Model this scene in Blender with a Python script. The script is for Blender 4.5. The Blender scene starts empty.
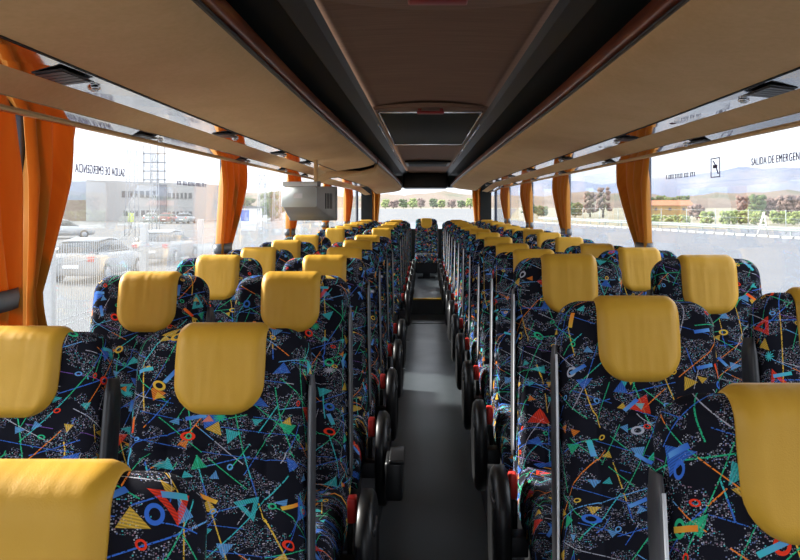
import bpy, bmesh, math, random
from mathutils import Vector, Matrix
random.seed(7)
PI = math.pi
scn = bpy.context.scene
COL = scn.collection
EYE = 1.47
CX = 0.033            # middle of the coach

# ------------------------------------------------------------------ helpers
class MB:
    """collects geometry for ONE mesh object"""
    def __init__(s): s.v = []; s.f = []; s.sm = []
    def add(s, verts, faces, smooth=False):
        o = len(s.v); s.v += [tuple(p) for p in verts]
        s.f += [tuple(i + o for i in f) for f in faces]; s.sm += [smooth] * len(faces); return s
    def box(s, x0, x1, y0, y1, z0, z1):
        return s.add([(x0,y0,z0),(x1,y0,z0),(x1,y1,z0),(x0,y1,z0),(x0,y0,z1),(x1,y0,z1),(x1,y1,z1),(x0,y1,z1)],
                     [(0,3,2,1),(4,5,6,7),(0,1,5,4),(1,2,6,5),(2,3,7,6),(3,0,4,7)])
    def rbox(s, x0, x1, y0, y1, z0, z1, r=.01, seg=2):
        bm = bmesh.new(); bmesh.ops.create_cube(bm, size=1)
        for v in bm.verts:
            v.co = ((x0+x1)/2 + v.co.x*(x1-x0), (y0+y1)/2 + v.co.y*(y1-y0), (z0+z1)/2 + v.co.z*(z1-z0))
        bmesh.ops.bevel(bm, geom=list(bm.edges), offset=r, segments=seg, profile=.6, affect='EDGES')
        return s.bm(bm, True)
    def bm(s, bm, smooth=False, mat=None):
        bm.verts.ensure_lookup_table(); bm.verts.index_update()
        vs = [(mat @ v.co) if mat else v.co.copy() for v in bm.verts]
        fs = [tuple(v.index for v in f.verts) for f in bm.faces]
        bm.free(); return s.add(vs, fs, smooth)
    def tube(s, pts, r, seg=8, cap=True):
        pts = [Vector(p) for p in pts]; n = len(pts); rings = []
        rr = r if isinstance(r, (list, tuple)) else [r]*n
        for i, p in enumerate(pts):
            t = (pts[min(i+1,n-1)] - pts[max(i-1,0)]).normalized()
            a = Vector((0,0,1)) if abs(t.z) < .9 else Vector((0,1,0))
            u = t.cross(a).normalized(); w = t.cross(u)
            rings.append([p + (u*math.cos(k*2*PI/seg) + w*math.sin(k*2*PI/seg))*rr[i] for k in range(seg)])
        return s.loft(rings, True, cap)
    def loft(s, rings, closed=True, cap=True, smooth=True):
        n = len(rings[0]); vs = [p for r in rings for p in r]; fs = []
        for i in range(len(rings)-1):
            for k in range(n if closed else n-1):
                a = i*n+k; b = i*n+(k+1) % n
                fs.append((a, b, b+n, a+n))
        if cap:
            fs.append(tuple(range(n-1, -1, -1))); fs.append(tuple((len(rings)-1)*n+k for k in range(n)))
        return s.add(vs, fs, smooth)
    def grid(s, rows, smooth=True):
        return s.loft(rows, False, False, smooth)
    def ball(s, c, r, sub=1, jit=0., sc=(1,1,1)):
        bm = bmesh.new(); bmesh.ops.create_icosphere(bm, subdivisions=sub, radius=1)
        for v in bm.verts:
            k = 1 + random.uniform(-jit, jit)
            v.co = Vector((c[0]+v.co.x*r*sc[0]*k, c[1]+v.co.y*r*sc[1]*k, c[2]+v.co.z*r*sc[2]*k))
        return s.bm(bm, True)
    def disc(s, c, axis, r, th, seg=20, bev=.0):
        c = Vector(c); a = Vector(axis).normalized()
        p = [c - a*th/2, c + a*th/2]
        if bev: return s.tube([c - a*th/2, c - a*(th/2-.0001), c + a*(th/2-bev), c + a*th/2], [r*.98, r, r, r-bev], seg)
        return s.tube(p, r, seg)
    def build(s, name, mat, parent=None, fix=True):
        me = bpy.data.meshes.new(name); me.from_pydata(s.v, [], s.f)
        for p, q in zip(me.polygons, s.sm): p.use_smooth = q
        if fix:
            bm = bmesh.new(); bm.from_mesh(me); bmesh.ops.recalc_face_normals(bm, faces=bm.faces); bm.to_mesh(me); bm.free()
        o = bpy.data.objects.new(name, me); COL.objects.link(o)
        for m in (mat if isinstance(mat, (list, tuple)) else [mat]): me.materials.append(m)
        if parent: o.parent = parent
        return o

def tag(o, label=None, cat=None, group=None, kind=None):
    if label: o['label'] = label
    if cat: o['category'] = cat
    if group: o['group'] = group
    if kind: o['kind'] = kind
    return o
def empty(name, loc, label, cat, group=None, rz=0):
    o = bpy.data.objects.new(name, None); COL.objects.link(o); o.location = loc; o.rotation_euler.z = rz
    o.empty_display_size = .1
    return tag(o, label, cat, group)
def struct(o): o['kind'] = 'structure'; return o
def copy_tree(o, parent=None):
    c = o.copy(); COL.objects.link(c)
    if parent: c.parent = parent
    for ch in list(o.children): copy_tree(ch, c)
    return c
def smooth01(t): t = max(0, min(1, t)); return t*t*(3-2*t)
def lerp(a, b, t): return a + (b-a)*t

# ------------------------------------------------------------------ node helper
class N:
    def __init__(s, name):
        s.m = bpy.data.materials.new(name); s.m.use_nodes = True
        s.t = s.m.node_tree; s.t.nodes.clear()
        s.out = s.t.nodes.new('ShaderNodeOutputMaterial')
    def n(s, typ, **kw):
        nd = s.t.nodes.new(typ)
        for k, v in kw.items(): setattr(nd, k, v)
        return nd
    def l(s, a, b): s.t.links.new(a, b)
    def put(s, sock, v):
        if isinstance(v, bpy.types.NodeSocket): s.l(v, sock)
        else: sock.default_value = v
    def math(s, op, a, b=None, c=None):
        nd = s.n('ShaderNodeMath', operation=op); s.put(nd.inputs[0], a)
        if b is not None: s.put(nd.inputs[1], b)
        if c is not None: s.put(nd.inputs[2], c)
        return nd.outputs[0]
    def vmath(s, op, a, b=None):
        nd = s.n('ShaderNodeVectorMath', operation=op); s.put(nd.inputs[0], a)
        if b is not None:
            if op == 'SCALE': s.put(nd.inputs['Scale'], b)
            else: s.put(nd.inputs[1], b)
        return nd.outputs['Value'] if op in ('DOT_PRODUCT','LENGTH','DISTANCE') else nd.outputs['Vector']
    def mix(s, fac, a, b):
        nd = s.n('ShaderNodeMix', data_type='RGBA'); s.put(nd.inputs[0], fac); s.put(nd.inputs[6], a); s.put(nd.inputs[7], b)
        return nd.outputs[2]
    def ramp(s, fac, stops, interp='LINEAR'):
        nd = s.n('ShaderNodeValToRGB'); cr = nd.color_ramp; cr.interpolation = interp
        while len(cr.elements) < len(stops): cr.elements.new(.5)
        for e, (p, c) in zip(cr.elements, stops): e.position = p; e.color = (*c, 1) if len(c) == 3 else c
        s.put(nd.inputs[0], fac); return nd.outputs[0]
    def noise(s, scale, detail=3, vec=None, rough=.5):
        nd = s.n('ShaderNodeTexNoise'); nd.inputs['Scale'].default_value = scale; nd.inputs['Detail'].default_value = detail
        nd.inputs['Roughness'].default_value = rough
        if vec is not None: s.l(vec, nd.inputs['Vector'])
        return nd.outputs['Fac']
    def obj(s): return s.n('ShaderNodeTexCoord').outputs['Object']
    def bump(s, h, strength=.2, dist=.01):
        nd = s.n('ShaderNodeBump'); nd.inputs['Strength'].default_value = strength; nd.inputs['Distance'].default_value = dist
        s.l(h, nd.inputs['Height']); return nd.outputs[0]
    def bsdf(s, color, rough=.5, metal=0., spec=.5, normal=None, **kw):
        b = s.n('ShaderNodeBsdfPrincipled')
        if isinstance(color, tuple): color = (*color, 1)
        s.put(b.inputs['Base Color'], color); s.put(b.inputs['Roughness'], rough); s.put(b.inputs['Metallic'], metal)
        b.inputs['Specular IOR Level'].default_value = spec
        if normal is not None: s.l(normal, b.inputs['Normal'])
        for k, v in kw.items(): s.put(b.inputs[k], v)
        s.l(b.outputs[0], s.out.inputs[0]); return b
def plain(name, color, rough=.5, metal=0., spec=.5, var=.08, scale=30, bump=0., bscale=200):
    """simple procedural material: base colour with gentle noise variation"""
    g = N(name); o = g.obj()
    f = g.noise(scale, 3, o)
    c = g.mix(f, tuple(x*(1-var) for x in color) + (1,), tuple(min(1, x*(1+var)) for x in color) + (1,))
    nm = g.bump(g.noise(bscale, 2, o), bump, .002) if bump else None
    g.bsdf(c, rough, metal, spec, nm); return g.m

# ------------------------------------------------------------------ materials
def fabric_material(flat=False):
    g = N('patterned_moquette')
    co = g.obj()
    rnd = g.n('ShaderNodeObjectInfo').outputs['Random']
    sep = g.n('ShaderNodeSeparateXYZ'); g.l(co, sep.inputs[0])
    yl = g.math('SUBTRACT', sep.outputs[1], g.math('MULTIPLY', g.math('SUBTRACT', sep.outputs[2], .36), .194))
    sx_ = g.math('MAXIMUM', -1., g.math('MINIMUM', 1., g.math('MULTIPLY', sep.outputs[0], 6.)))
    u = g.math('ADD', sep.outputs[0], g.math('MULTIPLY', g.math('MULTIPLY', yl, sx_), .9))
    v = g.math('ADD', sep.outputs[2], g.math('MULTIPLY', yl, .55))
    if flat:
        u = g.math('ADD', sep.outputs[0], g.math('MULTIPLY', sep.outputs[2], .5)); v = g.math('ADD', sep.outputs[1], g.math('MULTIPLY', sep.outputs[2], .9))
    u = g.math('ADD', u, g.math('MULTIPLY', rnd, 7.3)); v = g.math('ADD', v, g.math('MULTIPLY', rnd, 3.1))
    u = g.math('MULTIPLY', u, 1.22); v = g.math('MULTIPLY', v, 1.22)
    cmb = g.n('ShaderNodeCombineXYZ'); g.l(u, cmb.inputs[0]); g.l(v, cmb.inputs[1]); P = cmb.outputs[0]
    def off(x, y): return g.vmath('ADD', P, (x, y, 0))
    def voro(vec, scale, feat='F1', rand=1.0):
        nd = g.n('ShaderNodeTexVoronoi', voronoi_dimensions='2D', feature=feat)
        nd.inputs['Scale'].default_value = scale; nd.inputs['Randomness'].default_value = rand
        g.l(vec, nd.inputs['Vector']); return nd
    def rgb(c):
        s = g.n('ShaderNodeSeparateColor'); g.l(c, s.inputs[0]); return s.outputs
    less = lambda a, b: g.math('LESS_THAN', a, b)
    more = lambda a, b: g.math('GREATER_THAN', a, b)
    mul = lambda a, b: g.math('MULTIPLY', a, b)
    GREEN=(.03,.50,.24); BLUE=(.05,.17,.66); TEAL=(.06,.55,.58); RED=(.85,.05,.02); ORA=(.9,.25,.03)
    YEL=(.80,.50,.06); WHI=(.50,.50,.58); PUR=(.22,.10,.42); SKY=(.14,.38,.75); GREY=(.16,.16,.19)
    col = g.mix(g.noise(9, 2, P), (.007,.007,.011,1), (.014,.014,.022,1))
    # pale speckle in drifts
    sp = voro(P, 380); s3 = rgb(sp.outputs['Color'])
    m = mul(less(sp.outputs['Distance'], .40), more(s3[0], .5))
    drift = more(g.noise(18, 2, off(3,1)), .50)
    col = g.mix(mul(m, drift), col, g.ramp(s3[1], [(0,GREY),(.5,WHI),(.66,(.16,.2,.42)),(.82,(.34,.2,.26)),(.92,TEAL)], 'CONSTANT'))
    # straight crossing lines in several directions, each stitched over part of its length
    for (deg, fq, wd, stops, thr, ox) in ((12, 9, .0016, [(0,BLUE),(.42,SKY),(.5,GREEN),(.58,BLUE)], .47, 0),
                                      (97, 11, .0016, [(0,GREEN),(.44,TEAL),(.5,BLUE),(.56,YEL)], .49, 5.3),
                                      (143, 12, .0013, [(0,WHI),(.43,SKY),(.5,ORA),(.56,GREEN)], .49, 9.1),
                                      (52, 10, .0015, [(0,TEAL),(.44,GREEN),(.52,BLUE),(.6,ORA)], .48, 2.7),
                                      (165, 14, .0011, [(0,BLUE),(.5,WHI),(.58,PUR)], .52, 7.7),
                                      (70, 15, .0011, [(0,GREEN),(.47,BLUE),(.55,WHI)], .52, 3.3)):
        a = math.radians(deg)
        t = g.vmath('DOT_PRODUCT', off(ox, ox*.37), (-math.sin(a)*fq, math.cos(a)*fq, 0))
        al = g.vmath('DOT_PRODUCT', off(ox, ox*.37), (math.cos(a), math.sin(a), 0))
        # the lines fan a little instead of running parallel
        t = g.math('ADD', t, g.math('MULTIPLY', g.math('SINE', g.math('MULTIPLY', al, 5.)), .35))
        cell = g.math('FLOOR', t)
        wn = g.n('ShaderNodeTexWhiteNoise', noise_dimensions='1D'); g.l(g.math('ADD', cell, ox), wn.inputs['W'])
        jit = g.math('MULTIPLY_ADD', wn.outputs['Value'], .6, .2)
        dd = g.math('ABSOLUTE', g.math('SUBTRACT', g.math('FRACT', t), jit))
        cv = g.n('ShaderNodeCombineXYZ'); g.l(g.math('MULTIPLY', cell, 7.13), cv.inputs[0]); g.l(g.math('MULTIPLY', al, 9.), cv.inputs[1])
        nz_ = g.noise(1., 0, cv.outputs[0])
        mk = mul(less(dd, wd*fq*.78), more(nz_, thr-.025))
        mk = mul(mk, more(g.noise(300, 1, off(ox, 4)), .40))
        cv2 = g.n('ShaderNodeCombineXYZ'); g.l(g.math('MULTIPLY', cell, 3.7), cv2.inputs[0]); g.l(g.math('MULTIPLY', al, 2.), cv2.inputs[1])
        col = g.mix(mk, col, g.ramp(g.noise(1., 0, cv2.outputs[0]), stops, 'CONSTANT'))
    def local(ox, oy, scale, rand):
        nd = voro(off(ox, oy), scale*.86, 'F1', rand)
        loc = g.vmath('SUBTRACT', off(ox, oy), nd.outputs['Position'])
        r = rgb(nd.outputs['Color'])
        rot = g.n('ShaderNodeVectorRotate', rotation_type='Z_AXIS'); g.l(loc, rot.inputs['Vector'])
        g.l(mul(r[0], 6.283), rot.inputs['Angle'])
        return rot.outputs[0], r, nd
    # triangles, some hollow, with woven hatch
    for (ox, oy, sc, rand, R, stops, keep) in (
            (1.7, 8.2, 13, .75, .0092, [(0,TEAL),(.2,YEL),(.34,BLUE),(.58,GREEN),(.72,SKY),(.9,ORA)], .55),
            (6.1, 3.3, 6.2, .8, .0150, [(0,RED),(.38,BLUE),(.60,RED),(.8,TEAL)], .50),
            (4.4, 6.6, 17, .8, .0056, [(0,YEL),(.3,ORA),(.5,TEAL),(.7,SKY)], .62)):
        L, r, nd = local(ox, oy, sc, rand)
        ds = [g.vmath('DOT_PRODUCT', L, (math.cos(a), math.sin(a)*.8, 0)) for a in (PI/2, PI*7/6, PI*11/6)]
        tri = g.math('MAXIMUM', ds[0], g.math('MAXIMUM', ds[1], ds[2]))
        inner = g.math('MULTIPLY', more(r[2], .5), R*.42)
        mk = mul(mul(less(tri, R), more(tri, g.math('SUBTRACT', inner, .02 if False else .0))) if R > .012 else less(tri, R), more(r[1], keep))
        hat = g.math('SINE', mul(g.vmath('DOT_PRODUCT', L, (1, .2, 0)), 1500.))
        base = g.ramp(r[2], stops, 'CONSTANT')
        col = g.mix(mul(mk, g.math('MULTIPLY_ADD', hat, .25, .72)), col, base)
    # rings
    for (ox, oy, sc, r0, r1, stops, keep) in ((8.8, 1.1, 9, .0085, .0150, [(0,BLUE),(.3,GREEN),(.5,RED),(.65,WHI),(.82,YEL)], .55),
                                              (3.9, 9.4, 14, .0045, .0080, [(0,YEL),(.3,GREEN),(.55,SKY),(.75,RED)], .52)):
        L, r, nd = local(ox, oy, sc, .8)
        st = g.vmath('MULTIPLY', L, (1.0, 1.35, 1))
        d = g.vmath('LENGTH', st)
        mk = mul(mul(less(d, r1), more(d, r0)), more(r[1], keep))
        col = g.mix(mk, col, g.ramp(r[2], stops, 'CONSTANT'))
    # short bars
    L, r, nd = local(7.7, 5.5, 10, .8)
    sx = g.n('ShaderNodeSeparateXYZ'); g.l(L, sx.inputs[0])
    mk = mul(mul(less(g.math('ABSOLUTE', sx.outputs[0]), .021), less(g.math('ABSOLUTE', sx.outputs[1]), .0048)), more(r[1], .45))
    bar = g.mix(g.math('MULTIPLY_ADD', sx.outputs[0], 24., .5), g.ramp(r[2], [(0,BLUE),(.35,ORA),(.65,SKY),(.85,RED)], 'CONSTANT'),
                g.ramp(r[2], [(0,SKY),(.35,YEL),(.65,TEAL),(.85,ORA)], 'CONSTANT'))
    col = g.mix(mk, col, bar)
    # star bursts
    L, r, nd = local(.6, 2.2, 6.5, .8)
    sx = g.n('ShaderNodeSeparateXYZ'); g.l(L, sx.inputs[0])
    ang = g.math('ARCTAN2', sx.outputs[1], sx.outputs[0])
    ray = g.math('MULTIPLY_ADD', g.math('SINE', mul(ang, 11.)), .006, .0125)
    mk = mul(less(g.vmath('LENGTH', L), g.math('MULTIPLY', ray, .75)), more(r[1], .6))
    col = g.mix(mk, col, g.ramp(r[2], [(0,TEAL),(.4,WHI),(.7,GREEN)], 'CONSTANT'))
    bp = g.bump(g.noise(900, 1, co), .25, .001)
    g.bsdf(col, .9, 0, .08, bp)
    return g.m
def leather_material():
    g = N('yellow_leather'); o = g.obj()
    rnd = g.n('ShaderNodeObjectInfo').outputs['Random']
    big = g.noise(7, 2, o)
    c = g.mix(big, (.66,.355,.032,1), (.76,.43,.05,1))
    c = g.mix(g.math('MULTIPLY', g.noise(40, 4, o), .25), c, (.58,.29,.02,1))
    mp = g.n('ShaderNodeMapping'); g.l(o, mp.inputs[0]); mp.inputs['Scale'].default_value = (17, 2, 3)
    off = g.n('ShaderNodeCombineXYZ'); g.l(g.math('MULTIPLY', rnd, 20.), off.inputs[0]); g.l(g.math('MULTIPLY', rnd, 9.), off.inputs[2])
    wv = g.vmath('ADD', mp.outputs[0], off.outputs[0])
    wr = g.noise(1.0, 2, wv)
    h = g.math('ADD', g.math('MULTIPLY', g.math('POWER', wr, 2.), 1.2), g.math('MULTIPLY', g.noise(520, 2, o), .045))
    g.bsdf(c, g.math('MULTIPLY_ADD', g.noise(20, 3, o), .2, .38), 0, .35, g.bump(h, .6, .010))
    return g.m
FABRIC = fabric_material(); FABRIC2 = fabric_material(True); LEATHER = leather_material()
BLACKP = plain('black_plastic', (.008,.008,.009), .36, 0, .4)
DKPLAS = plain('dark_grey_plastic', (.03,.031,.035), .42)
ARMG = plain('mid_grey_armrest', (.055,.055,.062), .4)
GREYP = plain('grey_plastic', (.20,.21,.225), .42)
LITPIPE = plain('edging_painted_lit', (.72,.73,.76), .5)  # edging painted pale as if catching light from the left windows
REDP = plain('red_plastic', (.75,.045,.035), .35)
YELP = plain('yellow_nosing', (.75,.48,.03), .5)
STEEL = plain('dark_steel', (.05,.05,.055), .4, .7)
CHROME = plain('polished_chrome', (.80,.80,.82), .09, 1., var=.02)
MIRROR = plain('mirror_strip', (.60,.61,.64), .07, 1., var=.02)
BLACKM = plain('black_liner', (.010,.011,.010), .6, 0, .3)
REDWOOD = None
def woodtrim():
    g = N('dark_red_wood_trim'); o = g.obj()
    mp = g.n('ShaderNodeMapping'); g.l(o, mp.inputs[0]); mp.inputs['Scale'].default_value = (30, 2.2, 30)
    f = g.noise(1.4, 5, mp.outputs[0], .65)
    c = g.ramp(f, [(.3,(.07,.016,.007)),(.55,(.24,.055,.020)),(.72,(.40,.15,.035))])
    g.bsdf(c, .3, 0, .5); return g.m
REDWOOD = woodtrim()
def suede(name, a, b, sc=5):
    g = N(name); o = g.obj()
    f = g.math('ADD', g.math('MULTIPLY', g.noise(sc, 4, o, .6), .6), g.math('MULTIPLY', g.noise(sc*14, 3, o), .4))
    c = g.ramp(f, [(.3,a),(.7,b)])
    g.bsdf(c, .8, 0, .2, g.bump(g.noise(500, 2, o), .15, .001)); return g.m
BEIGE = suede('beige_suede_lining', (.70,.42,.19), (.82,.515,.255))
BEIGE2 = suede('beige_lower_lining', (.71,.43,.20), (.80,.51,.25))
def ceil_mat():
    g = N('brown_ceiling_cloth'); o = g.obj()
    mp = g.n('ShaderNodeMapping'); g.l(o, mp.inputs[0]); mp.inputs['Scale'].default_value = (1.5, 40, 1)
    f = g.noise(2.0, 4, mp.outputs[0], .6)
    c = g.ramp(f, [(.3,(.19,.10,.062)),(.7,(.26,.145,.09))])
    g.bsdf(c, .7, 0, .3); return g.m
CEIL = ceil_mat()
def floor_mat():
    g = N('charcoal_vinyl_floor'); o = g.obj()
    f = g.noise(3, 4, o); k = g.noise(220, 2, o)
    c = g.mix(f, (.060,.070,.080,1), (.085,.10,.11,1))
    c = g.mix(g.math('MULTIPLY', g.math('GREATER_THAN', k, .62), .35), c, (.16,.17,.18,1))
    g.bsdf(c, g.math('MULTIPLY_ADD', f, .2, .22), 0, .5, g.bump(k, .1, .001)); return g.m
FLOOR = floor_mat()
WALLM = plain('grey_wall_carpet', (.06,.062,.07), .9, 0, .2)
PILLAR = plain('dark_blue_pillar', (.022,.028,.055), .5)
DUCT = plain('grey_duct_plastic', (.022,.024,.028), .42, 0, .3)
ROOFM = plain('roof_skin', (.3,.3,.3), .6)
MONW = plain('pale_casing', (.80,.83,.81), .4, var=.03)
MONG = plain('warm_grey_casing', (.36,.34,.31), .45, var=.04)
SCREEN = plain('dark_screen', (.01,.012,.014), .08)
STICK = plain('white_sticker', (.95,.95,.95), .5, var=.02)
def glass(name, tint, dirt, dirtcol=(1,1,1), rough=0.):
    g = N(name)
    tr = g.n('ShaderNodeBsdfTransparent'); tr.inputs[0].default_value = (*tint, 1)
    gl = g.n('ShaderNodeBsdfGlossy'); gl.inputs['Roughness'].default_value = rough
    df = g.n('ShaderNodeBsdfTranslucent'); df.inputs[0].default_value = (*dirtcol, 1)
    fr = g.n('ShaderNodeFresnel'); fr.inputs[0].default_value = 1.45
    a = g.n('ShaderNodeMixShader'); g.l(g.math('MULTIPLY', fr.outputs[0], .28), a.inputs[0]); g.l(tr.outputs[0], a.inputs[1]); g.l(gl.outputs[0], a.inputs[2])
    b = g.n('ShaderNodeMixShader')
    d = g.math('MULTIPLY', g.noise(2.5, 4, g.obj()), dirt*2)
    g.l(d, b.inputs[0]); g.l(a.outputs[0], b.inputs[1]); g.l(df.outputs[0], b.inputs[2])
    g.l(b.outputs[0], g.out.inputs[0]); return g.m
GLASS_L = glass('hazy_side_glass', (.95,.965,.965), .022)
GLASS_R = glass('clear_side_glass', (.95,.965,.965), .02)
GLASS_B = glass('rear_glass', (.95,.96,.96), .02)
HATCHG = plain('smoked_hatch_glass', (.022,.024,.021), .6, 0, .12)
def curtain_mat():
    g = N('orange_curtain_cloth'); o = g.obj()
    mp = g.n('ShaderNodeMapping'); g.l(o, mp.inputs[0]); mp.inputs['Scale'].default_value = (1, 60, 2)
    c = g.mix(g.noise(1, 3, mp.outputs[0]), (.46,.16,.008,1), (.62,.28,.016,1))
    b = g.bsdf(c, .65, 0, .3, **{'Sheen Weight': .2})
    t = g.n('ShaderNodeBsdfTranslucent'); g.l(g.mix(.5, c, (.85,.22,.006,1)), t.inputs[0])
    mx = g.n('ShaderNodeMixShader'); mx.inputs[0].default_value = .30
    g.l(b.outputs[0], mx.inputs[1]); g.l(t.outputs[0], mx.inputs[2]); g.l(mx.outputs[0], g.out.inputs[0]); return g.m
CURT = curtain_mat()
LETTER = plain('dark_violet_lettering', (.10,.08,.17), .6)

# ------------------------------------------------------------------ coach shell
Y0, Y1 = -2.4, 13.5
XL, XR = CX-1.205, CX+1.205
AL, AR = -.205, .288                       # aisle edges
PZ = .15                                   # seat platform height
SILL, WTOP = .86, 1.74
GAP0, GAP1 = 5.82, 6.86                     # stairwell on the left
b = MB().box(AL, AR, Y0, 9.75, -.06, 0); b.box(-1.172+.0, AL, GAP0, GAP1, -.66, -.6)
struct(b.build('floor', FLOOR))
struct(MB().box(AL, AR, 9.75, Y1, -.06, .21).build('floor_step', FLOOR))
n = tag(MB().rbox(AL, AR, 9.735, 9.79, .195, .217, .004).build('step_nosing', YELP), 'yellow nosing strip on the step at the rear of the aisle', 'step edging')
b = MB().rbox(AL-.012, AL+.012, GAP0, GAP1, -.03, .012, .004)
tag(b.build('stairwell_edging', YELP), 'yellow edging along the aisle floor beside the stairwell', 'step edging')
struct(MB().box(-.16, .25, 9.0, 9.55, .0005, .006).build('floor_hatch', FLOOR))
struct(MB().box(XL, AL, Y0, GAP0, -.06, PZ).box(XL, AL, GAP1, Y1, -.06, PZ).build('platform_left', WALLM))
struct(MB().box(AR, XR, Y0, Y1, -.06, PZ).build('platform_right', WALLM))
# stairs in the stairwell
struct(MB().box(-.47, AL-.001, GAP0, GAP1, -.6, -.2).box(-.75, -.47, GAP0, GAP1, -.6, -.4).build('stairs', FLOOR))
# side walls under the windows (left one has a glazed door at the stairwell)
struct(MB().box(XL-.05, XL, Y0, GAP0, -.6, SILL).box(XL-.05, XL, GAP1, Y1, -.6, SILL).build('wall_left', WALLM))
struct(MB().box(XR, XR+.05, Y0, Y1, -.6, SILL).build('wall_right', WALLM))
d = struct(MB().box(XL-.045, XL, GAP0, GAP0+.07, -.6, SILL).box(XL-.045, XL, GAP1-.07, GAP1, -.6, SILL).box(XL-.045, XL, GAP0, GAP1, SILL-.08, SILL).box(XL-.045, XL, GAP0, GAP1, -.66, -.58).build('door_1', BLACKP))
MB().box(XL-.03, XL-.024, GAP0+.07, GAP1-.07, -.58, SILL-.08).build('door_glass', GLASS_R, d)
PILL = [-.15, 2.16, 4.36, 6.5, 8.8, 11.1, 12.9]
PILR = [-.15, 1.78, 4.15, 6.42, 8.62, 10.9, 12.9]
for side, X, pl in ((-1, XL, PILL), (1, XR, PILR)):
    for i, y in enumerate(pl):
        m = MB().rbox(min(X, X+side*.045), max(X, X+side*.045), y-.03, y+.03, SILL, WTOP+.06, .008)
        struct(m.build('trim_%d' % (i + (1 if side < 0 else 11)), PILLAR))
    m = MB().box(min(X, X+side*.05), max(X, X+side*.05), Y0, Y1, WTOP+.03, 2.15)
    struct(m.build('trim_%d' % (20 if side < 0 else 21), BLACKM))
    ys = [Y0] + pl + [Y1]
    for i in range(len(ys)-1):
        a = ys[i] + (.03 if i else 0); e = ys[i+1] - (.03 if i < len(ys)-2 else 0)
        xg = X + side*.026
        struct(MB().box(xg-.003, xg+.003, a, e, SILL, WTOP+.03).build('window_%d' % (i+1 + (0 if side < 0 else 10)), GLASS_L if side < 0 else GLASS_R))
# rear wall
RWL, RWR = CX-.93, CX+.93
b = MB().box(XL, XR, Y1, Y1+.06, -.06, 1.02).box(XL, RWL, Y1, Y1+.06, 1.02, 2.15).box(RWR, XR, Y1, Y1+.06, 1.02, 2.15).box(RWL, RWR, Y1, Y1+.06, 1.78, 2.15)
struct(b.build('wall_rear', BLACKM))
struct(MB().box(RWL, RWR, Y1+.02, Y1+.028, 1.02, 1.78).build('window_30', GLASS_B))
struct(MB().rbox(CX-.41, CX+.37, 12.55, Y1-.002, 1.755, 2.0, .03).build('trim_30', BLACKP))
# front: windscreen behind the photographer
b = MB().box(XL-.05, XR+.05, Y0-.06, Y0, -.6, .45).box(XL-.05, XL+.08, Y0-.06, Y0, .45, 2.15).box(XR-.08, XR+.05, Y0-.06, Y0, .45, 2.15)
b.box(XL, XR, Y0-.06, Y0, 2.0, 2.15)
struct(b.build('wall_front', BLACKM))
struct(MB().box(XL+.08, XR-.08, Y0-.035, Y0-.028, .45, 2.0).build('window_31', GLASS_R))
# roof and ceiling
struct(MB().box(XL-.06, XR+.06, Y0-.06, Y1+.06, 2.15, 2.19).build('roof', ROOFM))
CW = .33; CZ = EYE+.55
rows = []
for y in (Y0, Y1):
    rows.append([(CX-CW+2*CW*k/12, y, CZ + .012*math.cos((k/12-.5)*PI)) for k in range(13)])
rows2 = [[(x, y, z+.02) for (x, y, z) in r] for r in rows]
b = MB().loft([rows[0]+rows2[0][::-1], rows[1]+rows2[1][::-1]], True, True)
struct(b.build('ceiling', CEIL))
for s in (-1, 1):
    pts = [(CW, .55), (CW+.02, .535), (CW+.075, .518), (CW+.085, .53), (CW+.02, .575), (CW, .57)]
    b = MB().loft([[(CX+s*u, y, EYE+z) for u, z in pts] for y in (Y0, Y1-.02)], True, True, False)
    struct(b.build('trim_%d' % (40 if s < 0 else 41), DUCT))
    pts = [(CW+.08, .525), (.75, .515), (1.2, .43), (1.2, .46), (.75, .545), (CW+.08, .545)]
    b = MB().loft([[(CX+s*u, y, EYE+z) for u, z in pts] for y in (Y0, Y1-.02)], True, True, False)
    struct(b.build('trim_%d' % (42 if s < 0 else 43), BLACKM))

for s in (-1, 1):  # chrome beads added to stand in for glints on the duct strips
    b = MB().tube([(CX+s*(CW+.012), 4.9, EYE+.538), (CX+s*(CW+.012), 9.6, EYE+.538)], .006, 8)
    struct(b.build('trim_%d' % (44 if s < 0 else 45), CHROME))
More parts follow.
